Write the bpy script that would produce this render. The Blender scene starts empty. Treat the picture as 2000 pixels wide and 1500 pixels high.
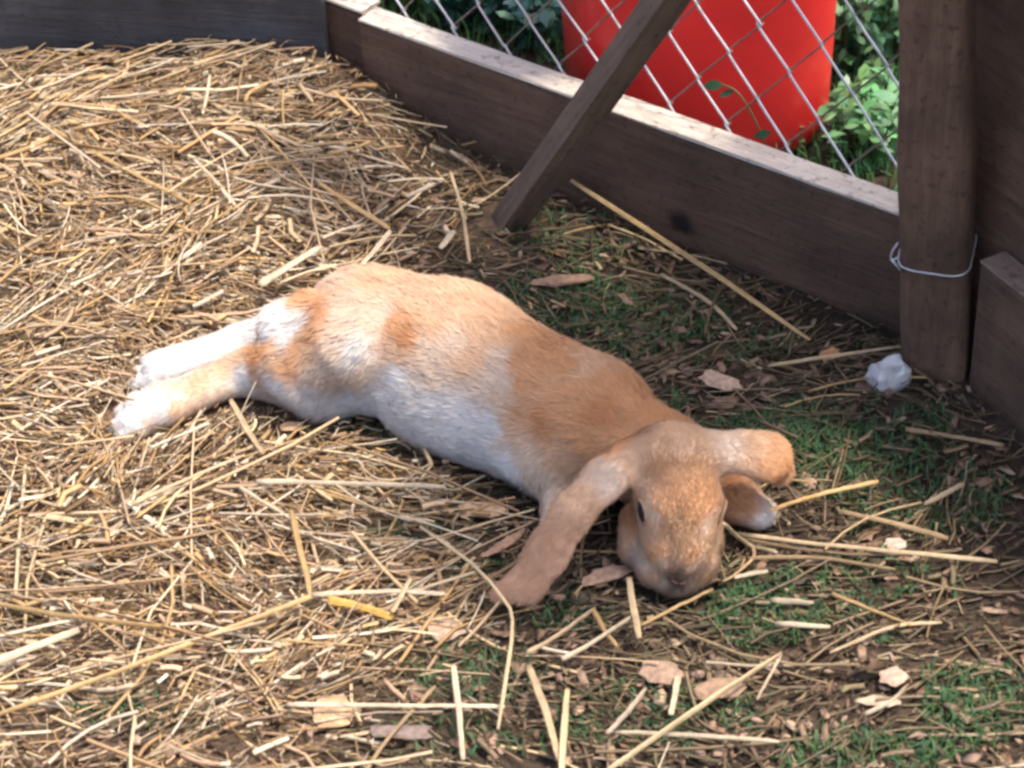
import bpy, math, random
import numpy as np
from mathutils import Matrix, Vector
rng = np.random.default_rng(7)
random.seed(7)
SC = bpy.context.scene
COL = SC.collection

# ---------------------------------------------------------------- camera, sky, sun, exposure
F = 4600.0                       # focal length in pixels of the 2000 px wide photograph
PITCH, ROLL, DIST = math.radians(39), math.radians(3.5), 2.35
CAM = np.array([0, -DIST * math.cos(PITCH), DIST * math.sin(PITCH)])
FW = np.array([0, math.cos(PITCH), -math.sin(PITCH)])
_r0 = np.array([1.0, 0, 0]); _u0 = np.cross(_r0, FW)
RT = math.cos(ROLL) * _r0 - math.sin(ROLL) * _u0
UP = math.cos(ROLL) * _u0 + math.sin(ROLL) * _r0
cam = bpy.data.cameras.new('camera')
cam.sensor_width = 36; cam.lens = F / 2000 * 36
cam.clip_start = 0.05; cam.clip_end = 2000
cam_o = bpy.data.objects.new('camera', cam); COL.objects.link(cam_o)
cam_o.matrix_world = Matrix([[RT[0], UP[0], -FW[0], CAM[0]], [RT[1], UP[1], -FW[1], CAM[1]],
                             [RT[2], UP[2], -FW[2], CAM[2]], [0, 0, 0, 1]])
SC.camera = cam_o
cam.dof.use_dof = True; cam.dof.focus_distance = 2.33; cam.dof.aperture_fstop = 9.0

SUN_AZ = (0.995, -0.10)         # horizontal direction towards the sun
SUN_EL = math.radians(70)
world = bpy.data.worlds.new('World'); SC.world = world; world.use_nodes = True
nt = world.node_tree
sky = nt.nodes.new('ShaderNodeTexSky'); sky.sky_type = 'NISHITA'; sky.sun_disc = False
sky.sun_elevation = SUN_EL; sky.sun_rotation = math.atan2(SUN_AZ[0], SUN_AZ[1])
sky.dust_density = 4.0; sky.air_density = 0.7; sky.ozone_density = 0.6
bg = nt.nodes['Background']; bg.inputs[1].default_value = 0.15
nt.links.new(sky.outputs[0], bg.inputs[0])
sun = bpy.data.lights.new('sun', 'SUN'); sun.energy = 2.25; sun.angle = math.radians(6); sun.color = (1, 0.90, 0.76)
sun_o = bpy.data.objects.new('sun', sun); COL.objects.link(sun_o)
_sd = Vector((SUN_AZ[0] * math.cos(SUN_EL), SUN_AZ[1] * math.cos(SUN_EL), math.sin(SUN_EL)))
sun_o.rotation_euler = _sd.to_track_quat('Z', 'Y').to_euler(); sun_o.location = _sd * 6
SC.view_settings.view_transform = 'Standard'; SC.view_settings.look = 'None'
SC.view_settings.exposure = 1.34; SC.view_settings.gamma = 1.0; SC.view_settings.use_curve_mapping = False
SC.cycles.filter_width = 2.9
SC.cycles.use_denoising = True
SC.cycles.max_bounces = 5; SC.cycles.diffuse_bounces = 3
SC.cycles.use_adaptive_sampling = True; SC.cycles.adaptive_threshold = 0.03

def P(px, py, z=0.0):
    d = FW * F + RT * (px - 1000) - UP * (py - 750)
    return CAM + d * ((z - CAM[2]) / d[2])
def ray(px, py):
    d = FW * F + RT * (px - 1000) - UP * (py - 750)
    return d / np.linalg.norm(d)
def proj(p):
    v = np.asarray(p) - CAM; w = v @ FW
    return 1000 + F * (v @ RT) / w, 750 - F * (v @ UP) / w, w
def plane_hit(px, py, p0, n):
    d = ray(px, py)
    return CAM + d * (((p0 - CAM) @ n) / (d @ n))
PXM = DIST / F                    # metres per photograph pixel at the rabbit

# ---------------------------------------------------------------- helpers
def tag(o, label=None, cat=None, group=None, kind=None):
    if label: o['label'] = label
    if cat: o['category'] = cat
    if group: o['group'] = group
    if kind: o['kind'] = kind
    return o
def empty(name, loc=(0, 0, 0)):
    o = bpy.data.objects.new(name, None); COL.objects.link(o); o.location = Vector(loc); o.empty_display_size = .05
    return o
def mesh(name, V, Fc, mat=None, parent=None, smooth=True, col=None, mats=None, midx=None):
    """One mesh object; V in world space (parents sit at identity rotation)."""
    me = bpy.data.meshes.new(name)
    V = np.asarray(V, dtype=np.float32)
    if parent is not None:
        V = V - np.array(parent.location, dtype=np.float32)
    if isinstance(Fc, np.ndarray):
        n, k = Fc.shape
        me.vertices.add(len(V)); me.vertices.foreach_set('co', V.ravel())
        me.loops.add(n * k); me.loops.foreach_set('vertex_index', Fc.ravel().astype(np.int32))
        me.polygons.add(n); me.polygons.foreach_set('loop_start', np.arange(0, n * k, k, dtype=np.int32))
        me.update(calc_edges=True)
    else:
        me.from_pydata([tuple(map(float, v)) for v in V], [], Fc)
    me.validate()
    if smooth: me.polygons.foreach_set('use_smooth', np.ones(len(me.polygons), dtype=bool))
    for m in (mats or [mat]): me.materials.append(m)
    if midx is not None: me.polygons.foreach_set('material_index', np.asarray(midx, dtype=np.int32))
    if col is not None:
        a = me.attributes.new('col', 'FLOAT_COLOR', 'POINT')
        c = np.ones((len(V), 4), dtype=np.float32); c[:, :3] = col
        a.data.foreach_set('color', c.ravel())
    me.update()
    o = bpy.data.objects.new(name, me); COL.objects.link(o)
    if parent is not None: o.parent = parent
    return o
def nrm(v):
    v = np.asarray(v, float); return v / np.linalg.norm(v)

def tube(pts, rad, sides=8, flat=1.0, cap=True, up=(0, 0, 1), twist=0.0):
    """Swept tube along a polyline: V, F lists. flat squashes it along 'up'."""
    pts = np.asarray(pts, float); n = len(pts)
    rad = np.broadcast_to(np.asarray(rad, float), (n,))
    V, Fc = [], []
    for i in range(n):
        t = nrm(pts[min(i + 1, n - 1)] - pts[max(i - 1, 0)])
        s = np.cross(t, up); s = nrm(s) if np.linalg.norm(s) > 1e-4 else np.array([1.0, 0, 0])
        w = np.cross(s, t)
        if twist:
            a = twist * i / max(n - 1, 1); s, w = s * math.cos(a) + w * math.sin(a), w * math.cos(a) - s * math.sin(a)
        for k in range(sides):
            a = 2 * math.pi * k / sides
            V.append(pts[i] + rad[i] * (s * math.cos(a) + w * math.sin(a) * flat))
    for i in range(n - 1):
        for k in range(sides):
            a, b = i * sides + k, i * sides + (k + 1) % sides
            Fc.append((a, b, b + sides, a + sides))
    if cap:
        Fc.append(tuple(range(sides))[::-1]); Fc.append(tuple((n - 1) * sides + k for k in range(sides)))
    return V, Fc

def smooth_line(pts, n=14):
    """Catmull-Rom through the points."""
    pts = np.asarray(pts, float)
    if len(pts) < 3:
        t = np.linspace(0, 1, max(n // 2, 3))[:, None]; return pts[0] * (1 - t) + pts[-1] * t
    q = np.vstack([2 * pts[0] - pts[1], pts, 2 * pts[-1] - pts[-2]]); out = []
    m = max(2, n // (len(pts) - 1))
    for i in range(1, len(q) - 2):
        for t in np.linspace(0, 1, m, endpoint=False):
            out.append(.5 * (2 * q[i] + (q[i + 1] - q[i - 1]) * t + (2 * q[i - 1] - 5 * q[i] + 4 * q[i + 1] - q[i + 2]) * t * t
                       + (3 * q[i] - q[i - 1] - 3 * q[i + 1] + q[i + 2]) * t ** 3))
    out.append(pts[-1]); return np.array(out)

def vnoise(p, seed=0):
    """Cheap smooth pseudo-noise in about -1..1 for (...,k) coordinates (sum of sines)."""
    r = np.random.default_rng(seed); p = np.asarray(p, float); o = 0
    for i in range(6):
        k = r.normal(size=p.shape[-1]); o = o + np.sin(p @ k * (1 + .5 * i) + r.uniform(0, 6.28)) / (1 + .35 * i)
    return o / 2.6

# ---------------------------------------------------------------- materials
def new_mat(name):
    m = bpy.data.materials.new(name); m.use_nodes = True
    return m, m.node_tree, m.node_tree.nodes['Principled BSDF']
def N(t, kind, **kw):
    n = t.nodes.new(kind)
    for k, v in kw.items(): setattr(n, k, v)
    return n
def ramp(t, fac, stops):
    r = N(t, 'ShaderNodeValToRGB'); e = r.color_ramp.elements
    while len(e) < len(stops): e.new(.5)
    for i, (p, c) in enumerate(stops): e[i].position = p; e[i].color = (*c, 1)
    t.links.new(fac, r.inputs[0]); return r.outputs[0]
def noise(t, scale, detail=5, rough=.6, vec=None, dist=0):
    n = N(t, 'ShaderNodeTexNoise'); n.inputs['Scale'].default_value = scale
    n.inputs['Detail'].default_value = detail; n.inputs['Roughness'].default_value = rough
    n.inputs['Distortion'].default_value = dist
    if vec is not None: t.links.new(vec, n.inputs['Vector'])
    return n.outputs[0]
def bump(t, b, h, strength, dist):
    n = N(t, 'ShaderNodeBump'); n.inputs['Strength'].default_value = strength; n.inputs['Distance'].default_value = dist
    t.links.new(h, n.inputs['Height']); t.links.new(n.outputs[0], b.inputs['Normal'])
def mapped(t, scale):
    tc = N(t, 'ShaderNodeTexCoord'); mp = N(t, 'ShaderNodeMapping'); mp.inputs['Scale'].default_value = scale
    t.links.new(tc.outputs['Object'], mp.inputs['Vector']); return mp.outputs[0]
def mul(t, a, b, fac=1.0, blend='MULTIPLY'):
    m = N(t, 'ShaderNodeMix', data_type='RGBA', blend_type=blend); m.inputs[0].default_value = fac
    t.links.new(a, m.inputs[6]); t.links.new(b, m.inputs[7]); return m.outputs[2]

def wood(name, dark, light, along=(1.5, 22, 22), rough=.75, dirt=.5, knots=()):
    m, t, b = new_mat(name)
    v = mapped(t, along); g = noise(t, 3, 8, .65, v, .6)
    c = ramp(t, g, [(.25, dark), (.75, light)])
    st = noise(t, 9, 4, .6, mapped(t, (1, 1, 1)))
    c = mul(t, c, ramp(t, st, [(.3, (1 - dirt,) * 3), (.7, (1.1, 1.1, 1.1))]))
    tc = N(t, 'ShaderNodeTexCoord')
    for (x, y, z, rx, rz) in knots:
        mp = N(t, 'ShaderNodeMapping'); mp.vector_type = 'POINT'
        mp.inputs['Location'].default_value = (-x / rx, 0, -z / rz); mp.inputs['Scale'].default_value = (1 / rx, 0, 1 / rz)
        t.links.new(tc.outputs['Object'], mp.inputs['Vector'])
        ln = N(t, 'ShaderNodeVectorMath', operation='LENGTH'); 
        nz = N(t, 'ShaderNodeTexNoise'); nz.inputs['Scale'].default_value = 1.3; t.links.new(mp.outputs[0], nz.inputs['Vector'])
        ad = N(t, 'ShaderNodeVectorMath', operation='ADD'); t.links.new(mp.outputs[0], ad.inputs[0]); t.links.new(nz.outputs['Color'], ad.inputs[1])
        sb = N(t, 'ShaderNodeVectorMath', operation='SUBTRACT'); t.links.new(ad.outputs[0], sb.inputs[0]); sb.inputs[1].default_value = (.5, .5, .5)
        t.links.new(sb.outputs[0], ln.inputs[0])
        c = mul(t, c, ramp(t, ln.outputs['Value'], [(.35, (.12, .1, .1)), (.8, (.75, .72, .7)), (1.0, (1, 1, 1))]))
    fg = noise(t, 14, 6, .7, v, .3); c = mul(t, c, ramp(t, fg, [(.3, (.78, .76, .74)), (.6, (1.08, 1.07, 1.06))]))
    sp = noise(t, 130, 2, .5, mapped(t, (1, 1, 1))); c = mul(t, c, ramp(t, sp, [(.28, (.55, .52, .5)), (.42, (1, 1, 1)), (.72, (1, 1, 1)), (.8, (1.5, 1.45, 1.4))]))
    t.links.new(c, b.inputs['Base Color']); b.inputs['Roughness'].default_value = rough
    hh = N(t, 'ShaderNodeMath', operation='ADD'); t.links.new(g, hh.inputs[0]); t.links.new(fg, hh.inputs[1])
    bump(t, b, hh.outputs[0], .6, .004)
    return m
def colmat(name, rough=.6, spec=.3, transl=0.0, var=.25, nscale=180):
    m, t, b = new_mat(name)
    a = N(t, 'ShaderNodeAttribute', attribute_name='col')
    n = noise(t, nscale, 3, .6, mapped(t, (1, 1, 1)))
    c = mul(t, a.outputs['Color'], ramp(t, n, [(.3, (1 - var,) * 3), (.7, (1 + var * .4,) * 3)]))
    t.links.new(c, b.inputs['Base Color']); b.inputs['Roughness'].default_value = rough
    b.inputs['Specular IOR Level'].default_value = spec
    if transl:
        tr = N(t, 'ShaderNodeBsdfTranslucent'); t.links.new(c, tr.inputs[0])
        mx = N(t, 'ShaderNodeMixShader'); mx.inputs[0].default_value = transl
        t.links.new(b.outputs[0], mx.inputs[1]); t.links.new(tr.outputs[0], mx.inputs[2])
        t.links.new(mx.outputs[0], t.nodes['Material Output'].inputs[0])
    return m
M_BOARD = wood('dark_board', (.115, .062, .038), (.21, .125, .082), knots=[(.31, 0, .062, .022, .018), (.93, 0, .09, .02, .014)])
M_SIDE = wood('side_board', (.13, .072, .044), (.24, .145, .094), dirt=.6)
M_GLARE_GREY = wood('glare_grey_board', (.06, .06, .068), (.115, .115, .128), rough=.4, dirt=.6)  # bluish grey tone stands in for glare over the board
M_EDGE = wood('sawn_edge', (.58, .51, .43), (.74, .67, .58), along=(4, 30, 30), dirt=.2)
M_EDGE2 = wood('paler_edge', (.24, .165, .125), (.40, .29, .23), along=(4, 30, 30), dirt=.35)  # lighter and pinker than the board face
M_BRACE = wood('brace_wood', (.11, .075, .052), (.24, .165, .115), along=(22, 22, 1.5), dirt=.35)
M_POST = wood('post_bark', (.15, .086, .054), (.27, .168, .108), along=(26, 26, 2.2), dirt=.6)
M_STRAW = colmat('straw', .5, .35, .12, .22, 140)
M_CHIP = colmat('wood_chip', .85, .2, 0, .4, 160)
M_GRASS = colmat('grass_blade', .6, .3, .25, .25, 90)
M_FURC = colmat('fur_hair', .8, .08, .3, .08, 60)
M_SKIN = colmat('fur_base', .9, .05, 0, .15, 60)
M_LEAF = colmat('leaf', .42, .5, .4, .3, 60)

def soil_mat():
    m, t, b = new_mat('soil')
    v = mapped(t, (1, 1, 1))
    n1 = noise(t, 60, 8, .7, v); n2 = noise(t, 6, 5, .6, v)
    c = ramp(t, n1, [(.3, (.022, .015, .010)), (.55, (.075, .050, .034)), (.75, (.17, .115, .08))])
    c = mul(t, c, ramp(t, n2, [(.35, (.6, .62, .5)), (.65, (1.1, 1.0, .95))]))
    litter = ramp(t, n1, [(.3, (.12, .066, .036)), (.5, (.27, .165, .095)), (.7, (.44, .30, .18))])  # colour of the chaff litter under the straw
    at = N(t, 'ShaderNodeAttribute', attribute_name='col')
    m2 = N(t, 'ShaderNodeMix', data_type='RGBA'); t.links.new(at.outputs['Fac'], m2.inputs[0]); t.links.new(c, m2.inputs[6]); t.links.new(litter, m2.inputs[7]); c = m2.outputs[2]
    t.links.new(c, b.inputs['Base Color']); b.inputs['Roughness'].default_value = .95
    bump(t, b, n1, 1.0, .012)
    return m
M_SOIL = soil_mat()
def plain(name, c, rough, metal=0, nscale=40, var=.2, bmp=.0, spec=.5):
    m, t, b = new_mat(name)
    n = noise(t, nscale, 5, .6, mapped(t, (1, 1, 1)))
    cc = ramp(t, n, [(.3, tuple(x * (1 - var) for x in c)), (.7, tuple(min(1, x * (1 + var * .5)) for x in c))])
    t.links.new(cc, b.inputs['Base Color']); b.inputs['Roughness'].default_value = rough; b.inputs['Metallic'].default_value = metal
    b.inputs['Specular IOR Level'].default_value = spec
    if bmp: bump(t, b, n, bmp, .003)
    return m
M_WIRE = plain('galvanised_wire', (.72, .73, .74), .42, .6, 90, .2)
M_WIRE_SHADED = plain('shaded_wire', (.26, .19, .155), .7, .3, 90, .4)  # same wire, darkened for the strands that catch less light
M_RED = plain('red_plastic', (.80, .035, .032), .32, 0, 9, .18)
M_STONE = plain('pale_stone', (.64, .65, .66), .85, 0, 70, .35, .5)
M_EYE = plain('eye', (.010, .006, .005), .06, 0, 5, .1, spec=.3)
M_LID = plain('eyelid', (.30, .19, .125), .7, 0, 200, .3)
M_NOSE = plain('nose_skin', (.07, .045, .04), .95, 0, 90, .2, spec=.05)
M_CLAW = plain('claw', (.16, .11, .08), .4, 0, 90, .2)

# ---------------------------------------------------------------- lie of the land
A0 = P(1780, 655); B0 = P(1200, 430)
FD = nrm(B0 - A0)                                   # along the wire fence, away to the left
FN = np.array([FD[1], -FD[0], 0.0]);                # fence normal
if FN[1] > 0: FN = -FN                              # ... into the pen
E0 = P(1888, 752); WD = nrm(P(2000, 850) - E0)      # along the side boards, towards the viewer
WN = np.array([WD[1], -WD[0], 0.0])
if WN[0] > 0: WN = -WN                              # ... into the pen
_ba = P(650, 232); _bd = nrm(P(-260, 182) - _ba); _bn = np.array([_bd[1], -_bd[0], 0.0]); _bn = _bn if _bn[1] < 0 else -_bn
def inside(x, y, m=0.0):
    """Metres inside the pen (negative beyond the boards)."""
    q = np.minimum((x - A0[0]) * FN[0] + (y - A0[1]) * FN[1], (x - E0[0]) * WN[0] + (y - E0[1]) * WN[1]) - m
    return np.minimum(q, (x - _ba[0]) * _bn[0] + (y - _ba[1]) * _bn[1])
_h1, _h2 = P(330, 230), P(620, 190)
def gz(x, y):
    x = np.asarray(x, float); y = np.asarray(y, float)
    h = .055 * np.exp(-(((x - _h1[0]) / .42) ** 2 + ((y - _h1[1]) / .30) ** 2)) + .03 * np.exp(-(((x - _h2[0]) / .16) ** 2 + ((y - _h2[1]) / .16) ** 2))
    h = h + .012 / (1 + np.exp((x + .12) * 14))
    h = h + .004 * vnoise(np.stack([x * 9, y * 9], -1), 3) + .002 * vnoise(np.stack([x * 31, y * 31], -1), 4)
    ins = np.clip(inside(x, y) / .02 + 1, 0, 1)
    return h * ins
def make_ground():
    a = np.concatenate([-np.geomspace(400, 1.5, 12), np.linspace(-1.35, 1.35, 181), np.geomspace(1.5, 400, 12)])
    X, Y = np.meshgrid(a, a); near = np.maximum(np.abs(X), np.abs(Y)) < 1.4
    Z = np.where(near, gz(X, Y), 0.0)
    n = len(a); i = np.arange(n * n).reshape(n, n)
    Fq = np.stack([i[:-1, :-1], i[:-1, 1:], i[1:, 1:], i[1:, :-1]], -1).reshape(-1, 4)
    xf, yf = X.ravel(), Y.ravel(); litter = np.where(near.ravel() & (inside(xf, yf) > 0), straw_density(xf, yf), 0)
    o = mesh('ground', np.stack([X, Y, Z], -1).reshape(-1, 3), Fq, M_SOIL, col=np.repeat(litter[:, None], 3, 1))
    o['kind'] = 'structure'
# ---------------------------------------------------------------- boards, post, brace
def board(name, origin, xdir, length, height, thick, ydir, mat, parent=None, seg=40, ch=.003, wob=.0012, zdir=(0, 0, 1), seed=1):
    """Sawn board: local x along its length, y through it, z up; chamfered edges, slightly uneven."""
    x, y, z = np.asarray(xdir, float), np.asarray(ydir, float), np.asarray(zdir, float)
    ring = [(0, ch), (ch, 0), (thick - ch, 0), (thick, ch), (thick, height - ch), (thick - ch, height), (ch, height), (0, height - ch)]
    V = []
    for i in range(seg + 1):
        u = length * i / seg
        for k, (a, b) in enumerate(ring):
            w = wob * vnoise(np.array([u * 14 + k * .9, seed * 3.1, k * 1.0]), seed)
            V.append((u + (wob * vnoise(np.array([k * 5.0, seed, i]), 5) if i in (0, seg) else 0), a + w, b + wob * vnoise(np.array([u * 11, k * 2.0]), seed + 9)))
    Fc = []
    for i in range(seg):
        for k in range(8):
            a, b = i * 8 + k, i * 8 + (k + 1) % 8
            Fc.append((a, b, b + 8, a + 8))
    Fc.append(tuple(range(8))[::-1]); Fc.append(tuple(seg * 8 + k for k in range(8)))
    me = bpy.data.meshes.new(name); me.from_pydata(V, [], Fc); me.materials.append(mat); me.validate()
    import bmesh
    bm = bmesh.new(); bm.from_mesh(me); bmesh.ops.recalc_face_normals(bm, faces=bm.faces); bm.to_mesh(me); bm.free()
    o = bpy.data.objects.new(name, me); COL.objects.link(o)
    mw = Matrix([[x[0], y[0], z[0], origin[0]], [x[1], y[1], z[1], origin[1]], [x[2], y[2], z[2], origin[2]], [0, 0, 0, 1]])
    if parent is not None:
        o.parent = parent; o.matrix_local = Matrix.Translation(-Vector(parent.location)) @ mw
    else: o.matrix_world = mw
    return o
BH, BT = .137, .030
OUT = -FN
def fence_board(u0, u1, off, h, label, seed):
    p = A0 + FD * u0 + OUT * off
    r = empty('fence_board', p)
    board('plank', p - np.array([0, 0, .03]), FD, u1 - u0, h + .03, BT, OUT, M_BOARD, r, seed=seed, seg=60)
    board('top_edge', p + np.array([0, 0, h + .0008]) - OUT * .001, FD, u1 - u0, .004, BT + .002, OUT, M_EDGE, r, seed=seed + 4, seg=60, ch=.001, wob=.0008)
    tag(r, label, 'board', 'boards along the foot of the wire fence')
fence_board(-.03, .715, 0, BH, 'dark brown board with pale sawn top edge between corner post and far board', 2)
fence_board(.719, 1.75, .012, BH + .002, 'far dark board continuing the fence foot at the top left', 6)

def back_board():
    a, b = P(650, 232), P(-260, 182); d = nrm(b - a); n = np.array([d[1], -d[0], 0.0]); n = n if n[1] < 0 else -n
    r = empty('back_board', a)
    board('plank', a - np.array([0, 0, .03]), d, 1.0, .34, .024, -n, M_GLARE_GREY, r, seed=60)
    tag(r, 'dark board with glare painted as bluish grey at the back of the pen, top left', 'board')
    return a, d, n
BA, BD, BNN = back_board()

# corner post, leaning a little to the left like in the photograph
pb = P(1842, 742, 0) + np.array([0, .03, 0])
pn = nrm([-FW[0], -FW[1], 0])
ptop = plane_hit(1832, -260, pb, pn)
axis = nrm(ptop - pb)
def make_post():
    pts, rad = [], []
    for i in range(30):
        t = -.05 + i / 29 * 1.0
        pts.append(pb + axis * t); rad.append(.0335 + .0015 * math.sin(t * 9) + .001 * math.sin(t * 31))
    V, Fc = tube(pts, rad, 28)
    V = np.array(V)
    ang = np.tile(np.arange(28), 30) / 28 * 6.283; hh = np.repeat(np.arange(30), 28) * .034
    rad_ = V - np.repeat(np.array(pts), 28, 0); a0 = ang - .35; sq = (np.abs(np.cos(a0)) ** 5 + np.abs(np.sin(a0)) ** 5) ** (-1 / 5)
    V += rad_ * (sq - 1.06)[:, None]
    V += (np.array(V) - np.repeat(np.array(pts), 28, 0)) * (.035 * vnoise(np.stack([np.cos(ang) * 2, np.sin(ang) * 2, hh * 3], -1), 21))[:, None]
    global POST_RING; POST_RING = (V[5 * 28:6 * 28], np.array(pts[5]))
    r = mesh('corner_post', V - pb, Fc, M_POST); r.location = Vector(pb)
    tag(r, 'squared dark brown corner post with a wire twisted round it', 'post')
make_post()
def make_tie():
    z = .118; c = pb + axis * .140
    cen = pb + axis * .140
    r = empty('wire_tie', cen)
    s = nrm(np.cross(axis, pn)); s = s if s[0] > 0 else -s
    ring, rc = POST_RING; out = ring - rc; ln_ = np.linalg.norm(out, axis=1, keepdims=True)
    loop = cen + out * (1 + .0016 / ln_); fr = (out @ pn) / ln_[:, 0]
    pts = smooth_line(np.vstack([loop, loop[:1]]) - axis * (.007 * np.append(fr, fr[0]))[:, None], 84)
    V, Fc = tube(pts, .0009, 8); mesh('loop', V, Fc, M_WIRE, r)
    L = cen - s * .0365 + pn * .004
    V, Fc = tube(smooth_line([L + s * .002, L - s * .0085 - axis * .006, L - s * .008 + axis * .004, L - s * .002 + axis * .014], 12), .0011, 8)
    mesh('twist', V, Fc, M_WIRE, r)
    V, Fc = tube([L - s * .009 - axis * .004, L + s * .001 - axis * .02, L + s * .006 - axis * .029], .0013, 8)
    mesh('loose_end', V, Fc, M_WIRE, r)
    tag(r, 'thin grey wire tie looped round the corner post with a loose end', 'wire')
make_tie()

# the side of the pen on the right: a low board in front of tall planks
def side_wall():
    o = E0 + WD * .004
    r = empty('side_board', o)
    hs = .150
    board('plank', o - np.array([0, 0, .03]), WD, .9, hs + .03, .026, -WN, M_SIDE, r, seed=11)
    board('top_edge', o + np.array([0, 0, hs + .0008]) + WN * .001, WD, .9, .004, .028, -WN, M_EDGE2, r, seed=14, ch=.001)
    tag(r, 'low brown board with a paler pinkish top edge right of the post', 'board')
    q = empty('plank_wall', E0 - WN * .05)
    for i in range(5):
        board('plank', E0 - WN * (.030 + .002 * (i % 2)) + WD * (-.075 + .1475 * i) - np.array([0, 0, .04]), WD, .145, .66, .022, -WN, M_SIDE, q, seg=6, seed=30 + i, wob=.001)
    tag(q, 'tall upright brown plank wall behind the low side board', 'wall')
side_wall()

def shade_blocker():
    # unseen boards added above the corner only to shade the right of the floor
    zr = .84
    r = empty('unseen_shade_blocker', A0 + np.array([0, 0, zr]))
    for i in range(6):
        board('plank', A0 - FD * .25 + OUT * (.27 - .113 * i) + np.array([0, 0, zr + .004 * i]), FD, .72 if i == 2 else .27, .018, .110, -OUT, M_SIDE, r, seed=70 + i, seg=8)
    tag(r, 'added unseen boards above the post that shade the right of the pen', 'shade_blocker')
shade_blocker()

# brace across the fence
bb = P(985, 446, 0)
nf = FN
bt = plane_hit(1328, -40, bb, nf)
def make_brace():
    d = nrm(bt - bb); L = np.linalg.norm(bt - bb) + .25
    side = nrm(np.cross(nf, d)); side = side if side[2] > 0 else -side       # the upper-left face's normal
    x = nrm(-side * math.cos(.62) + nf * math.sin(.62)); y = nrm(np.cross(d, x))     # turned so that one long edge looks into the pen
    w1, w2 = .028, .029
    o = bb - d * .06 - x * w1 / 2 - y * w2 / 2
    r = board('diagonal_brace', o, x, w1, L, w2, y, M_BRACE, None, seg=1, zdir=d, ch=.002, wob=.0006)
    tag(r, 'slanting brown timber brace leaning across the wire fence', 'timber')
make_brace()
BL = nrm(bt - bb); print('BRACE', bb, bt, 'slope', math.degrees(math.asin(BL[2])))

# ---------------------------------------------------------------- chain-link fence
def chain_link():
    root = empty('chain_link_fence', A0 + OUT * BT)
    s2, pv = .0360, .0865
    base = A0 + OUT * (BT + .007)
    n = 44; vmax = .72
    for i in range(n):
        u = .012 + i * s2
        pts, kind = [], []
        k = 0; v = BH - .015 + (-.018 if i % 2 else pv / 2 - .018) - pv / 2
        left = True
        V, Fc, MI = [], [], []
        jit = rng.normal(0, .0012, 60)
        while v < vmax:
            # left peak (further along FD) at the lower end for bright strands: they fall from far/left to near/right
            ua, ub = (u + s2 / 2 + .001, u - s2 / 2 - .001)
            # bright strand from top-left (ua) down to bottom-right (ub)
            b0 = base + FD * (ub + jit[k % 60]) + np.array([0, 0, v]) + FN * .0012
            b1 = base + FD * (ua + jit[(k + 1) % 60]) + np.array([0, 0, v + pv / 2]) + FN * .0012
            b2 = base + FD * (ub + jit[(k + 2) % 60]) + np.array([0, 0, v + pv]) - FN * .0012
            sag = np.array([0, 0, .0025])
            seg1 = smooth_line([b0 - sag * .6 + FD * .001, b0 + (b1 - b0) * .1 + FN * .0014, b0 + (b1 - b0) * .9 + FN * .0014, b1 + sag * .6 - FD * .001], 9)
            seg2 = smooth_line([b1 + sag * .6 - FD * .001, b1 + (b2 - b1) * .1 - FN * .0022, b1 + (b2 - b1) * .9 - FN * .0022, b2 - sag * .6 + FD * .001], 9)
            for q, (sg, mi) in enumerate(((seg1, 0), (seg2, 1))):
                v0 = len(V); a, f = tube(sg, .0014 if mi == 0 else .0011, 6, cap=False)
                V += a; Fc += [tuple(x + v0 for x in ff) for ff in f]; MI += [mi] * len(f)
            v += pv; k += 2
        mesh('wire', V, Fc, None, root, mats=[M_WIRE, M_WIRE_SHADED], midx=MI)
    tag(root, 'galvanised diamond wire mesh fence standing behind the dark boards', 'fence')
chain_link()

# ---------------------------------------------------------------- red container beyond the fence
def tub():
    c = np.array([*P(1372, 335)[:2], 0]) + np.array([.004, .116, 0])
    r = empty('red_tub', c)
    prof = [(.128, .0), (.141, .004), (.149, .014), (.153, .035), (.156, .12), (.160, .3), (.164, .46), (.166, .50), (.174, .503), (.176, .512), (.172, .518), (.160, .518), (.157, .5), (.150, .08), (.14, .03), (.0, .028)]
    ns = 64; V = []
    yaw = .12
    for (rr, z) in prof:
        for k in range(ns):
            a = 2 * math.pi * k / ns
            # rounded square plan
            ca, sa = math.cos(a), math.sin(a); e = .55
            x = math.copysign(abs(ca) ** e, ca) * rr * .93; y = math.copysign(abs(sa) ** e, sa) * rr * .8
            V.append(c + np.array([x * math.cos(yaw) - y * math.sin(yaw), x * math.sin(yaw) + y * math.cos(yaw), z]))
    Fc = [(i * ns + k, i * ns + (k + 1) % ns, (i + 1) * ns + (k + 1) % ns, (i + 1) * ns + k) for i in range(len(prof) - 1) for k in range(ns)]
    Fc.append(tuple(range(ns))[::-1])
    mesh('tub_body', V, Fc, M_RED, r)
    tag(r, 'large bright red plastic tub standing in the grass beyond the wire fence', 'tub')
tub()

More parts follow.
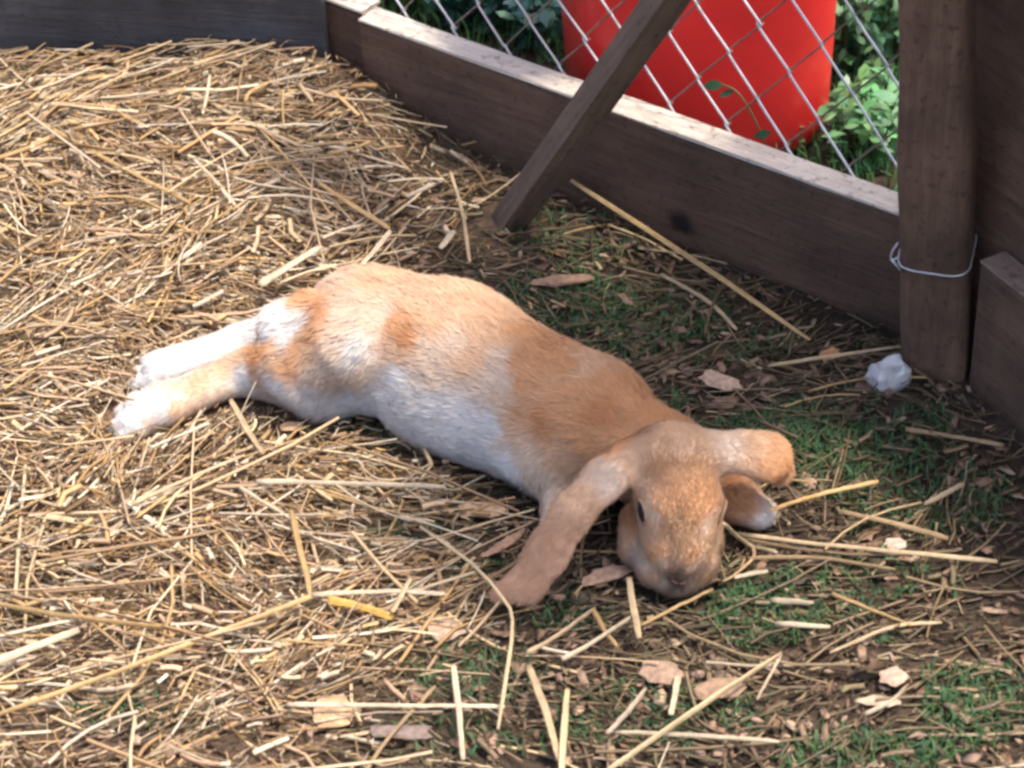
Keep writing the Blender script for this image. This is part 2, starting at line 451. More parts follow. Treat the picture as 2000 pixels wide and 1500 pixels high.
# ---------------------------------------------------------------- plants beyond the fence
def leaf_cloud(c, nrmls, size, cols, curl=.3):
    """Pointed oval leaves: centres, facing vectors, sizes -> V, F, col (6 verts, 4 tris each)."""
    n = len(c); nrmls = nrmls / np.linalg.norm(nrmls, axis=1, keepdims=True)
    a = rng.normal(size=(n, 3)); a -= nrmls * (a * nrmls).sum(1, keepdims=True); a /= np.linalg.norm(a, axis=1, keepdims=True)
    b = np.cross(nrmls, a); s = size[:, None]
    v = np.stack([c - a * s, c - a * s * .35 + b * s * .42 - nrmls * s * curl * .1, c + a * s * .35 + b * s * .40 - nrmls * s * curl * .4,
                  c + a * s - nrmls * s * curl, c + a * s * .35 - b * s * .40 - nrmls * s * curl * .4, c - a * s * .35 - b * s * .42 - nrmls * s * curl * .1], 1)
    V = v.reshape(-1, 3)
    o = (np.arange(n) * 6)[:, None]
    Ff = np.stack([o + [0, 5, 1], o + [1, 5, 2], o + [2, 5, 4], o + [2, 4, 3]], 1).reshape(-1, 3)
    return V, Ff, np.repeat(cols, 6, 0)
def plant(px, py, h, rad, n, size, tone, label, dx=(0, 0)):
    p = P(px, py); p = np.array([p[0] + dx[0], p[1] + dx[1], 0])
    r = empty('leafy_plant', p)
    st, C, NN, Sz, Cc = [], [], [], [], []
    VV, FF = [], []
    ns = max(4, n // 16)
    for i in range(ns):
        a = random.uniform(0, 6.28); q = random.uniform(0, 1) ** .6 * rad; hh = h * random.uniform(.55, 1.05)
        tip = p + np.array([math.cos(a) * q, math.sin(a) * q, hh]); root = p + np.array([math.cos(a) * q * .3, math.sin(a) * q * .3, 0])
        ln = smooth_line([root, root * .5 + tip * .5 + np.array([0, 0, h * .12]), tip], 6)
        a2, f2 = tube(ln, np.linspace(.0016, .0006, len(ln)), 4, cap=False); o = len(VV); VV += a2; FF += [tuple(x + o for x in ff) for ff in f2]
        for j in range(16):
            t = random.uniform(.12, 1); k = min(int(t * (len(ln) - 1)), len(ln) - 2)
            c = ln[k] + rng.normal(0, size * .9, 3); c[2] = max(c[2], .008)
            C.append(c); NN.append(np.array([rng.normal(0, .5), rng.normal(-.25, .5), 1.0])); Sz.append(size * random.uniform(.5, 1.2))
            g = random.uniform(.55, 1.35); Cc.append(np.array(tone) * g * np.array([random.uniform(.8, 1.25), 1, random.uniform(.8, 1.2)]))
    C, NN, Sz, Cc = np.array(C), np.array(NN), np.array(Sz), np.array(Cc)
    keep = (C[:, 0] - A0[0]) * FN[0] + (C[:, 1] - A0[1]) * FN[1] < -(BT + .022)
    V, Fq, cc = leaf_cloud(C[keep], NN[keep], Sz[keep], Cc[keep])
    mesh('foliage', V, Fq, M_LEAF, r, smooth=False, col=cc)
    mesh('stem', VV, FF, M_LEAF, r, col=np.array([.10, .14, .05]))
    tag(r, label, 'plant', 'weeds beyond the wire fence')
G1, G2, G_GLARE = (.17, .40, .17), (.11, .29, .14), (.09, .24, .19)  # last tone is teal to carry glare over the weeds on the left
plant(1705, 300, .10, .07, 300, .013, G1, 'low leafy weed beside the corner post beyond the wire')
plant(1660, 150, .17, .08, 420, .014, G2, 'bushy green weed between the red tub and the post')
plant(1745, 110, .20, .08, 420, .014, G1, 'tall green weed close to the post at the top edge')
plant(1700, -60, .24, .10, 500, .015, G2, 'dark weed in the gap right of the red tub, at the top of the picture')
plant(1490, 275, .045, .06, 200, .010, G1, 'low weed at the foot of the red tub')
plant(1300, 235, .04, .05, 150, .010, G2, 'small weed at the left foot of the red tub by the brace')
plant(1060, 60, .13, .09, 420, .015, G_GLARE, 'dark weed left of the brace beside the red tub')
plant(930, 30, .13, .09, 420, .015, G_GLARE, 'dark weed tinted bluish like glare behind the wire left of the brace')
plant(800, -10, .12, .09, 420, .014, G2, 'dark weed at the far left end of the visible wire')
plant(1010, -70, .22, .12, 480, .016, G_GLARE, 'tall dark shrub behind the wire at the top of the picture')
def sprig():
    # a bindweed sprig climbing the wire in front of the red tub
    base = A0 + OUT * (BT + .018)
    n0 = FN
    pts = [plane_hit(x, y, base, n0) for x, y in ((1500, 292), (1470, 225), (1440, 180), (1408, 165), (1392, 168))]
    r = empty('bindweed_sprig', pts[0])
    V, Fc = tube(smooth_line(pts, 16), .0011, 5); mesh('stem', V, Fc, M_LEAF, r, col=np.array([.16, .17, .06]))
    for (x, y, s) in ((1392, 166, .013), (1418, 182, .009), (1488, 262, .011)):
        c = plane_hit(x, y, base + FN * .003, n0)
        V, Fq, cc = leaf_cloud(np.array([c]), np.array([FN * .8 + np.array([0, 0, .8])]), np.array([s]), np.array([(.035, .10, .045)]))
        mesh('leaf', V, Fq, M_LEAF, r, smooth=False, col=cc)
    tag(r, 'small green climbing sprig with rounded leaves in front of the red tub', 'plant')
sprig()
def blades(name, X, Y, Z, hmin, hmax, wid, tone, label, cat, lean=.6, sway=.4):
    n = len(X); az = rng.uniform(0, 2 * np.pi, n); h = rng.uniform(hmin, hmax, n); ln = rng.uniform(.2, 1, n) * lean
    base = np.stack([X, Y, Z], 1); d = np.stack([np.cos(az), np.sin(az), np.zeros(n)], 1)
    s = np.stack([-np.sin(az), np.cos(az), np.zeros(n)], 1); up = np.array([0, 0, 1.0])
    mid = base + d * (h * ln * .35)[:, None] + up * (h * .6)[:, None]; tip = base + d * (h * ln)[:, None] + up * (h * (1 - ln * sway))[:, None]
    w = (wid * rng.uniform(.6, 1.3, n))[:, None]
    V = np.stack([base - s * w, base + s * w, mid + s * w * .8, mid - s * w * .8, tip], 1).reshape(-1, 3)
    o = (np.arange(n) * 5)[:, None]
    Ff = np.concatenate([np.stack([o + [0, 1, 2], o + [0, 2, 3], o + [3, 2, 4]], 1).reshape(-1, 3)])
    c = np.array(tone)[None] * rng.uniform(.5, 1.4, n)[:, None] * np.stack([rng.uniform(.7, 1.4, n), np.ones(n), rng.uniform(.7, 1.2, n)], 1)
    o_ = mesh(name, V, Ff, M_GRASS, col=np.repeat(c, 5, 0), smooth=False)
    tag(o_, label, cat, kind='stuff'); return o_
def lawn():
    n = 26000
    X = rng.uniform(-.9, .95, n); Y = rng.uniform(0, 1.6, n)
    q = (X - A0[0]) * FN[0] + (Y - A0[1]) * FN[1]
    k = (q < -(BT + .02)) & (inside(X, Y) < -.05) & ((X - E0[0]) * WN[0] + (Y - E0[1]) * WN[1] > -.6)
    X, Y = X[k], Y[k]
    blades('lawn', X, Y, np.zeros(len(X)), .015, .06, .0016, (.08, .20, .075), 'green grass growing beyond the wire fence', 'grass')
lawn()

# ================================================================ the rabbit
PR = []   # primitives: (a, b, ra, rb, k, flatn, flats, flow)
def prim(p1, p2, k=.02, flat=None, fs=1.0, flow=None, grp='body', zs=None):
    a = P(*p1[:2], p1[2]); b = P(*p2[:2], p2[2])
    if flow is None: flow = b - a
    PR.append((a, b, p1[3] * PXM, p2[3] * PXM, k, None if flat is None else nrm(flat), fs, nrm(flow) if np.linalg.norm(flow) > 1e-9 else np.array([-1.0, 0, 0]), grp))
def one(px, py, z, r, k=.02, flow=None, **kw): prim((px, py, z, r), (px + 1, py, z, r), k, flow=flow, **kw)
REAR = P(735, 650, .07) - P(1150, 815, .07)
# torso
prim((1105, 806, .074, 118), (880, 698, .072, 127), .03, flow=REAR)
prim((880, 702, .072, 136), (745, 652, .068, 124), .03, flow=REAR)
one(838, 782, .045, 78, .03, flow=REAR); prim((1005, 858, .048, 68), (918, 824, .044, 72), .03, flow=REAR)
one(690, 622, .070, 84, .03, flow=REAR)
one(1165, 822, .076, 92, .03, flow=REAR); prim((1262, 892, .075, 76), (1175, 836, .078, 90), .03, flow=REAR)
one(1088, 888, .050, 76, .025, flow=P(1060, 980, .03) - P(1110, 850, .07))
one(1290, 905, .050, 92, .02, flow=REAR)
# haunch and hind legs
prim((675, 668, .094, 94), (590, 712, .070, 62), .018)
prim((590, 712, .066, 66), (485, 722, .040, 42), .02)
prim((720, 738, .042, 70), (630, 752, .036, 56), .02)
prim((630, 752, .036, 56), (520, 738, .030, 34), .02)
prim((480, 724, .036, 42), (320, 790, .030, 44), .015, flat=(0, 0, 1), fs=1.25)
prim((320, 790, .030, 44), (270, 818, .024, 40), .012, flat=(0, 0, 1), fs=1.3)
TN = [((285, 778, .026), (262, 782, .020), 15), ((270, 800, .028), (243, 806, .020), 17), ((262, 820, .026), (233, 832, .019), 17), ((272, 838, .022), (243, 852, .016), 15)]
for a, b, r in TN: prim((*a, r + 1), (*b, r), .004)
prim((590, 640, .050, 46), (470, 668, .034, 34), .015)
prim((470, 668, .034, 36), (320, 718, .030, 40), .012, flat=(0, 0, 1), fs=1.25)
for a, b, r in [((318, 702, .030), (290, 706, .022), 15), ((308, 722, .028), (274, 730, .02), 16), ((305, 742, .026), (268, 750, .018), 15)]: prim((*a, r + 1), (*b, r), .004)
# tail
prim((600, 606, .096, 36), (552, 638, .084, 46), .010, flow=P(530, 650, .06) - P(600, 606, .088), grp='tail')
# head
HB = P(1310, 900, .10) - P(1325, 1120, .035)
prim((1320, 922, .100, 72), (1324, 990, .082, 66), .016, flow=HB)
prim((1324, 990, .082, 66), (1323, 1062, .056, 55), .013, flow=HB)
prim((1322, 1060, .054, 58), (1322, 1100, .036, 50), .015, flow=HB)
prim((1248, 1072, .030, 34), (1246, 1018, .044, 32), .012, flow=HB); prim((1376, 1062, .034, 30), (1380, 1015, .050, 28), .012, flow=HB)
one(1287, 1104, .033, 41, .008, flow=HB); one(1357, 1100, .033, 40, .008, flow=HB)
one(1264, 966, .090, 22, .008, flow=HB); one(1384, 982, .082, 22, .010, flow=HB)
one(1324, 1132, .026, 28, .010, flow=HB)
one(1318, 1050, .026, 60, .02, flow=HB)
# crown and ears
prim((1228, 902, .106, 38), (1300, 880, .118, 40), .015, flow=P(1200, 920, .1) - P(1300, 890, .1))
prim((1300, 880, .118, 40), (1388, 884, .110, 36), .015)
EN1 = nrm([-.45, -.55, .75]); 
prim((1232, 904, .112, 34), (1180, 936, .108, 38), .008, flat=EN1, fs=2.2)
prim((1180, 936, .108, 38), (1118, 1003, .088, 37), .006, flat=EN1, fs=3.6)
prim((1118, 1003, .088, 37), (1070, 1078, .060, 39), .006, flat=EN1, fs=4.2)
prim((1070, 1078, .060, 39), (1032, 1136, .036, 36), .006, flat=EN1, fs=4.2)
prim((1032, 1138, .036, 32), (980, 1156, .026, 20), .006, flat=EN1, fs=2.6)
EN2 = nrm([.15, -.60, .78])
prim((1385, 884, .112, 30), (1450, 882, .114, 32), .010, flat=EN2, fs=1.9)
prim((1450, 882, .114, 32), (1500, 892, .106, 36), .010, flat=EN2, fs=2.2)
prim((1500, 892, .106, 36), (1521, 918, .086, 28), .012, flat=nrm([.4, -.65, .65]), fs=2.0)
# forelegs
prim((1360, 950, .040, 42), (1432, 972, .036, 40), .015)
prim((1432, 972, .036, 40), (1478, 1000, .028, 33), .012, flat=(0, 0, 1), fs=1.2)
for a, b, r in [((1460, 1012, .022), (1476, 1022, .016), 13), ((1478, 1008, .024), (1495, 1012, .017), 14), ((1488, 995, .024), (1503, 994, .018), 12)]: prim((*a, r + 1), (*b, r), .003)
prim((1108, 925, .040, 50), (1098, 988, .028, 30), .015)
prim((1098, 988, .028, 30), (1078, 1040, .020, 22), .01)
CUTS = 0
def prim_dist(p, q):
    a, b, ra, rb, k, fn, fs, fl, g = q
    d = p - a
    ab = b - a
    if fn is not None:
        pr = d @ fn; d = d + ((fs - 1) * pr)[..., None] * fn
        ab = ab + (fs - 1) * (ab @ fn) * fn
    L2 = ab @ ab
    t = np.clip((d @ ab) / L2, 0, 1)
    dist = np.linalg.norm(d - t[..., None] * ab, axis=-1) - (ra + (rb - ra) * t)
    return dist if fn is None else dist / (1 + .45 * (fs - 1))
CUT = [((1326, 1128, .030), (1327, 1162, .012), 5), ((1327, 1148, .020), (1296, 1164, .008), 4), ((1327, 1148, .020), (1358, 1164, .008), 4)]
def sdf_grid():
    lo = np.min([np.minimum(q[0], q[1]) - max(q[2], q[3]) for q in PR], 0) - .03
    hi = np.max([np.maximum(q[0], q[1]) + max(q[2], q[3]) for q in PR], 0) + .03
    lo[2] = -.012
    h = .0032
    n = np.ceil((hi - lo) / h).astype(int) + 1
    D = np.full(n, .05)
    ax = [lo[i] + h * np.arange(n[i]) for i in range(3)]
    for q in PR:
        m = max(q[2], q[3]) + .045
        i0 = np.maximum(((np.minimum(q[0], q[1]) - m - lo) / h).astype(int), 0); i1 = np.minimum(((np.maximum(q[0], q[1]) + m - lo) / h).astype(int) + 2, n)
        sl = tuple(slice(i0[i], i1[i]) for i in range(3))
        G = np.stack(np.meshgrid(*[ax[i][sl[i]] for i in range(3)], indexing='ij'), -1)
        d = prim_dist(G, q); k = q[4]; o = D[sl]
        hh = np.clip(.5 + .5 * (o - d) / k, 0, 1)
        D[sl] = o * (1 - hh) + d * hh - k * hh * (1 - hh)
    G = np.stack(np.meshgrid(*ax, indexing='ij'), -1)[tuple(slice(max(0, int((P(1326, 1140, .03)[i] - .06 - lo[i]) / h)), int((P(1326, 1140, .03)[i] + .06 - lo[i]) / h)) for i in range(3))]
    sl = tuple(slice(max(0, int((P(1326, 1140, .03)[i] - .06 - lo[i]) / h)), int((P(1326, 1140, .03)[i] + .06 - lo[i]) / h)) for i in range(3))
    for (p1, p2, r) in CUT:
        # grooves follow the surface: shift each end onto it along the view ray
        q1, q2 = P(*p1), P(*p2)
        d = prim_dist(G, (CAM + (q1 - CAM) * 1.0, q2, r * PXM, r * PXM, .004, None, 1, None, '')); k = .006
        o = D[sl]; hh = np.clip(.5 - .5 * (o + d) / k, 0, 1); D[sl] = o * (1 - hh) - d * hh + k * hh * (1 - hh)
    return lo, h, D
LO, HS, SD = sdf_grid()
def sdf(p):
    q = (np.asarray(p) - LO) / HS; n = np.array(SD.shape)
    ok = np.all((q > 0) & (q < n - 1.001), -1); q = np.clip(q, 0, n - 1.001)
    i = q.astype(int); f = q - i; r = 0
    for dx in (0, 1):
        for dy in (0, 1):
            for dz in (0, 1):
                w = (f[..., 0] if dx else 1 - f[..., 0]) * (f[..., 1] if dy else 1 - f[..., 1]) * (f[..., 2] if dz else 1 - f[..., 2])
                r = r + w * SD[i[..., 0] + dx, i[..., 1] + dy, i[..., 2] + dz]
    return np.where(ok, r, .05)
def sdf_normal(p):
    e = .0025; g = np.stack([sdf(p + np.eye(3)[i] * e) - sdf(p - np.eye(3)[i] * e) for i in range(3)], -1)
    return g / np.maximum(np.linalg.norm(g, axis=-1, keepdims=True), 1e-9)
def surface_nets(D, lo, h):
    s = D < 0
    c = np.zeros(tuple(np.array(D.shape) - 1), int)
    for dx in (0, 1):
        for dy in (0, 1):
            for dz in (0, 1):
                c += s[dx:D.shape[0] - 1 + dx, dy:D.shape[1] - 1 + dy, dz:D.shape[2] - 1 + dz]
    act = (c > 0) & (c < 8); idx = -np.ones(act.shape, int); cells = np.argwhere(act); idx[act] = np.arange(len(cells))
    acc = np.zeros((len(cells), 3)); cnt = np.zeros(len(cells))
    cor = [np.array(x) for x in np.ndindex(2, 2, 2)]
    for a in range(8):
        for b in range(a + 1, 8):
            if np.abs(cor[a] - cor[b]).sum() != 1: continue
            ia, ib = cells + cor[a], cells + cor[b]
            da, db = D[tuple(ia.T)], D[tuple(ib.T)]
            cr = (da < 0) != (db < 0)
            t = np.where(cr, da / np.where(cr, da - db, 1), 0)[:, None]
            acc += np.where(cr[:, None], ia + t * (ib - ia), 0); cnt += cr
    V = lo + h * acc / cnt[:, None]
    Fq = []
    for ax in range(3):
        o1, o2 = [(1, 2), (2, 0), (0, 1)][ax]
        sl0 = [slice(None)] * 3; sl1 = [slice(None)] * 3; sl0[ax] = slice(0, -1); sl1[ax] = slice(1, None)
        s0, s1 = s[tuple(sl0)], s[tuple(sl1)]
        e = np.argwhere(s0 != s1); inn = s0[tuple(e.T)]
        ok = np.all((e[:, [o1, o2]] > 0), 1) & (e[:, o1] < D.shape[o1] - 1) & (e[:, o2] < D.shape[o2] - 1)
        e, inn = e[ok], inn[ok]
        d1, d2 = np.eye(3, dtype=int)[o1], np.eye(3, dtype=int)[o2]
        q = np.stack([idx[tuple(x.T)] for x in (e - d1 - d2, e - d2, e, e - d1)], 1)
        q[~inn] = q[~inn][:, ::-1]; Fq.append(q)
    return V, np.concatenate(Fq)
BV, BF = surface_nets(SD, LO, HS)
BN = sdf_normal(BV)
# fur colours, brightened where light meets the near ear: anchors found on the surface
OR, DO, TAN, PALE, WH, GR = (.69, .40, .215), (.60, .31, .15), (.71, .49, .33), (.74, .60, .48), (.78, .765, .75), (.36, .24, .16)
AN = [(740, 540, TAN), (820, 575, TAN), (900, 600, TAN), (975, 630, TAN), (1060, 665, (.66, .37, .19)), (1165, 700, TAN), (1230, 760, OR), (1290, 810, OR), (1040, 740, OR), (1120, 780, OR), (988, 655, TAN), (1014, 650, (.65, .36, .18)), (984, 700, PALE), (1012, 700, (.65, .36, .18)), (980, 750, PALE), (1008, 760, (.66, .37, .19)), (976, 800, PALE), (1006, 815, OR), (1012, 850, TAN), (968, 830, WH), (1060, 700, (.66, .37, .19)), (1120, 710, (.66, .37, .19)), (1155, 720, TAN), (1180, 760, OR), (940, 640, TAN),  # flank steps from pale to orange along a straight edge
      (1060, 830, DO), (1140, 850, OR), (1200, 860, OR), (1170, 800, DO), (1100, 900, TAN), (1060, 940, PALE), (1030, 900, PALE), (990, 790, TAN), (1000, 860, PALE),
      (650, 600, PALE), (690, 600, PALE), (670, 650, PALE), (740, 620, PALE), (700, 690, WH), (650, 690, PALE), (600, 690, TAN), (560, 710, OR), (530, 700, TAN), (620, 730, PALE),
      (780, 640, OR), (800, 660, DO), (850, 640, TAN), (780, 700, TAN), (850, 690, PALE), (900, 660, PALE), (920, 700, TAN), (960, 740, PALE), (850, 740, PALE),
      (540, 760, WH), (620, 780, WH), (690, 780, WH), (730, 790, WH), (760, 800, WH), (820, 840, WH), (880, 870, WH), (940, 890, WH), (990, 915, WH), (850, 790, WH), (910, 820, WH), (780, 750, WH), (720, 740, PALE), (960, 850, WH),
      (555, 630, WH), (540, 645, WH), (575, 620, WH), (590, 625, WH), (565, 650, WH), (535, 625, WH), (560, 605, WH), (520, 640, WH), (612, 588, DO), (625, 605, DO), (605, 650, OR), (575, 672, OR), (525, 672, OR), (500, 660, TAN), (505, 690, DO), (595, 575, OR),
      (490, 690, DO), (470, 700, TAN), (430, 720, TAN), (390, 745, TAN), (350, 760, PALE), (420, 760, PALE), (320, 790, WH), (290, 800, WH), (260, 820, WH), (240, 835, WH), (300, 830, PALE), (350, 795, TAN), (260, 790, WH), (470, 745, WH),
      (480, 655, WH), (420, 680, WH), (360, 700, WH), (300, 720, WH), (280, 745, WH), (330, 725, WH),
      (1310, 950, (.60, .345, .19)), (1290, 925, (.60, .345, .19)), (1350, 950, (.60, .345, .19)), (1300, 905, (.56, .33, .18)), (1350, 905, (.56, .33, .18)), (1320, 1000, (.54, .31, .165)), (1290, 990, OR), (1355, 1000, OR), (1385, 985, OR), (1300, 1040, (.46, .275, .15)), (1345, 1040, (.46, .275, .15)), (1322, 1065, (.46, .29, .175)),
      (1322, 1090, (.47, .30, .19)), (1326, 1116, (.34, .22, .15)), (1327, 1138, (.13, .08, .06)), (1320, 1145, (.16, .10, .075)), (1334, 1145, (.16, .10, .075)), (1327, 1155, (.12, .08, .06)), (1322, 1128, (.15, .09, .07)), (1332, 1128, (.15, .09, .07)), (1316, 1136, (.18, .11, .08)), (1338, 1136, (.18, .11, .08)), (1327, 1148, (.10, .07, .055)), (1310, 1150, (.2, .14, .1)), (1345, 1150, (.2, .14, .1)), (1272, 1092, OR), (1290, 1085, OR), (1290, 1116, PALE), (1282, 1108, (.66, .47, .33)), (1365, 1085, OR), (1364, 1118, PALE), (1370, 1104, (.66, .47, .33)), (1305, 1128, TAN), (1346, 1128, TAN), (1280, 1140, TAN), (1300, 1152, PALE), (1350, 1152, PALE), (1375, 1135, TAN),
      (1225, 1010, DO), (1235, 1035, OR), (1216, 1060, TAN), (1236, 1085, (.66, .56, .49)), (1264, 1012, PALE), (1266, 1035, TAN), (1266, 1060, TAN), (1256, 960, TAN), (1275, 965, OR), (1386, 1032, PALE), (1388, 1050, TAN), (1400, 1030, TAN), (1400, 1060, TAN), (1250, 1100, PALE),
      (1240, 890, TAN), (1190, 925, PALE), (1130, 980, TAN), (1100, 1050, (.53, .33, .215)), (1060, 1100, (.52, .325, .215)), (1000, 1150, (.52, .33, .225)), (980, 1150, (.50, .31, .21)), (1160, 1010, (.50, .31, .20)), (1080, 1130, (.52, .325, .215)), (1030, 1110, (.52, .325, .215)),  # near ear's paler top puts the light on it into the colour
      (1420, 870, PALE), (1480, 870, TAN), (1510, 900, OR), (1450, 900, TAN), (1530, 920, DO), (1340, 870, TAN),
      (1430, 960, DO), (1450, 990, DO), (1470, 985, DO), (1478, 1020, WH), (1494, 1012, WH), (1462, 1000, DO), (1476, 1002, OR), (1486, 990, OR), (1504, 993, WH)]
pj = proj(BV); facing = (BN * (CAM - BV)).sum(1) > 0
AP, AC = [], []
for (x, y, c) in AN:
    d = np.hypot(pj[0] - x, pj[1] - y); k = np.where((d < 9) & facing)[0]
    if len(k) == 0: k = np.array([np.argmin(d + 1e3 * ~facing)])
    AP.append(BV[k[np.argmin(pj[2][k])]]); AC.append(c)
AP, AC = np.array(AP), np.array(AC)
def coat(p):
    p = p + .004 * np.stack([vnoise(p * 60, 31), vnoise(p * 60, 32), vnoise(p * 60, 33)], -1) + .003 * np.stack([vnoise(p * 190, 34), vnoise(p * 190, 35), vnoise(p * 190, 36)], -1)
    out = np.zeros((len(p), 3))
    for i in range(0, len(p), 20000):
        d2 = ((p[i:i + 20000, None] - AP[None]) ** 2).sum(-1); w = 1 / (d2 + .00003) ** 2
        out[i:i + 20000] = (w @ AC) / w.sum(1, keepdims=True)
    return out
def flow_at(p):
    acc = np.zeros((len(p), 3))
    for q in PR:
        w = np.exp(-np.maximum(prim_dist(p, q), -.004) / .006); acc += w[:, None] * q[7]
    return acc / np.maximum(np.linalg.norm(acc, axis=1, keepdims=True), 1e-9)
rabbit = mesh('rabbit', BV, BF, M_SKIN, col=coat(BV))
tag(rabbit, 'orange and white lop eared rabbit stretched out on the straw', 'rabbit')
EYE_P = []
def make_fur():
    tri = np.concatenate([BF[:, [0, 1, 2]], BF[:, [0, 2, 3]]])
    e1, e2 = BV[tri[:, 1]] - BV[tri[:, 0]], BV[tri[:, 2]] - BV[tri[:, 0]]
    ar = np.linalg.norm(np.cross(e1, e2), axis=1)
    n = 280000
    ti = rng.choice(len(tri), n, p=ar / ar.sum()); r1, r2 = rng.random(n), rng.random(n); fl = r1 + r2 > 1; r1[fl], r2[fl] = 1 - r1[fl], 1 - r2[fl]
    p = BV[tri[ti, 0]] + r1[:, None] * e1[ti] + r2[:, None] * e2[ti]
    k = p[:, 2] > .006; p = p[k]
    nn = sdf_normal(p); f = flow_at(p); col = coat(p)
    # length by region: short on face, ears and feet
    px, py, _ = proj(p)
    head = np.exp(-(((px - 1315) / 110) ** 2 + ((py - 1000) / 160) ** 2))
    L = np.full(len(p), .0115); L = L * (1 - .66 * np.clip(head * 1.4, 0, 1))
    dd = np.full(len(p), 9.0)
    for q in PR:
        if q[5] is not None or q[2] < 20 * PXM: dd = np.minimum(dd, prim_dist(p, q))
    L = np.minimum(L, .0050 + .008 * np.clip((dd - .006) / .01, 0, 1)); L = np.maximum(L, .0054)
    for e in EYE_P:
        de = np.linalg.norm(p - e[0], axis=1); kk = de > e[1] * 1.25
        p, nn, f, col, L, px, py = p[kk], nn[kk], f[kk], col[kk], L[kk], px[kk], py[kk]
    wv = np.stack([vnoise(p * 70, 41), vnoise(p * 70, 42), vnoise(p * 70, 43)], -1) * .32 + np.stack([vnoise(p * 260, 44), vnoise(p * 260, 45), vnoise(p * 260, 46)], -1) * .22
    hd = np.exp(-(((px - 1318) / 120) ** 2 + ((py - 1010) / 170) ** 2))[:, None]
    t = f + wv * (1 - .75 * hd) + rng.normal(0, .16, p.shape); t -= nn * (t * nn).sum(1, keepdims=True); t /= np.maximum(np.linalg.norm(t, axis=1, keepdims=True), 1e-6)
    L = L * rng.uniform(.6, 1.25, len(p)); L = L * (1 + .25 * vnoise(p * 90, 47))
    lift = np.where(L < .0085, .09, 0) + np.clip(.24 + .10 * vnoise(p * 120, 48) + rng.normal(0, .09, len(p)), .06, .75)
    d1 = t * np.cos(lift * 1.5)[:, None] + nn * np.sin(lift * 1.5)[:, None]; d2 = t * np.cos(lift * .6)[:, None] + nn * np.sin(lift * .6)[:, None]
    root = p - nn * .0005; mid = root + d1 * (L * .5)[:, None]; tip = mid + d2 * (L * .5)[:, None]
    s = np.cross(t, nn); roll = rng.normal(0, .15, len(p))[:, None]; s = s * np.cos(roll) + nn * np.sin(roll)
    w = (.00042 * rng.uniform(.7, 1.3, len(p)))[:, None] * np.where(L < .0085, .75, 1)[:, None]
    V = np.stack([root - s * w, root + s * w, mid + s * w * .8, mid - s * w * .8, tip], 1)
    V[..., 2] = np.maximum(V[..., 2], .004)
    o = (np.arange(len(p)) * 5)[:, None]
    Ff = np.stack([o + [0, 1, 2], o + [0, 2, 3], o + [3, 2, 4]], 1).reshape(-1, 3)
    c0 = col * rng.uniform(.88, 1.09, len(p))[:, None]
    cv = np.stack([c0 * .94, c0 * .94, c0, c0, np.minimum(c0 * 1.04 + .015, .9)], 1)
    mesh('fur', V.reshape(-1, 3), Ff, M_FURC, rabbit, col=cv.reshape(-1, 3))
def on_surface(px, py):
    d = ray(px, py); t = np.linspace(1.9, 2.7, 1600); pts = CAM + d * t[:, None]; v = sdf(pts); k = np.argmax(v < 0); return pts[k]
def ellipsoid(c, axes, radii, nu=20, nv=12):
    V = []
    for i in range(nv + 1):
        th = math.pi * i / nv
        for k in range(nu):
            a = 2 * math.pi * k / nu
            V.append(c + axes[0] * radii[0] * math.sin(th) * math.cos(a) + axes[1] * radii[1] * math.sin(th) * math.sin(a) + axes[2] * radii[2] * math.cos(th))
    Fc = [(i * nu + k, i * nu + (k + 1) % nu, (i + 1) * nu + (k + 1) % nu, (i + 1) * nu + k) for i in range(nv) for k in range(nu)]
    return V, Fc
def make_eyes():
    lft = on_surface(1254, 1001); nl = sdf_normal(lft[None])[0]
    # mirror the left eye across the head's middle plane; the head is turned a little to the right
    m0 = P(1322, 1000, .08); hb = nrm(HB); mx = nrm(RT * math.cos(.30) + FW * math.sin(.30)); mx = nrm(mx - hb * (mx @ hb))
    rgt = lft - 2 * ((lft - m0) @ mx) * mx
    for c, n_ in ((lft, nl), (rgt, nl - 2 * (nl @ mx) * mx)):
        if c is rgt:
            for _ in range(40):
                c = c - n_ * sdf(c[None])[0] * .7
            n_ = sdf_normal(c[None])[0]
        a = nrm(hb - n_ * (hb @ n_)); b = np.cross(n_, a)
        V, Fc = ellipsoid(c - n_ * .0015, (a, b, n_), (.0105, .0062, .0045))
        mesh('eye', V, Fc, M_EYE, rabbit)
        rim = [c + a * .0112 * math.cos(t) + b * .0068 * math.sin(t) * (1 - .25 * math.cos(t) ** 2) + n_ * .0006 for t in np.linspace(0, 2 * math.pi, 33)]
        V, Fc = tube(rim, .0013, 6, cap=False); mesh('eyelid', V, Fc, M_LID, rabbit); EYE_P.append((c, .0072))
    V, Fc = [], []
    c = on_surface(1325, 1137); n_ = sdf_normal(c[None])[0]
    for sg in (-1, 1):
        a = nrm(mx - n_ * (mx @ n_)); b = np.cross(n_, a)
        q = c + a * .0035 * sg
        v, f = ellipsoid(q - n_ * .0005, (nrm(a + sg * b * .5), nrm(b - sg * a * .5), n_), (.0050, .0024, .0040), 12, 8)
        o = len(V); V += v; Fc += [tuple(x + o for x in ff) for ff in f]
    mesh('nose', V, Fc, M_NOSE, rabbit)
make_eyes()
make_fur()

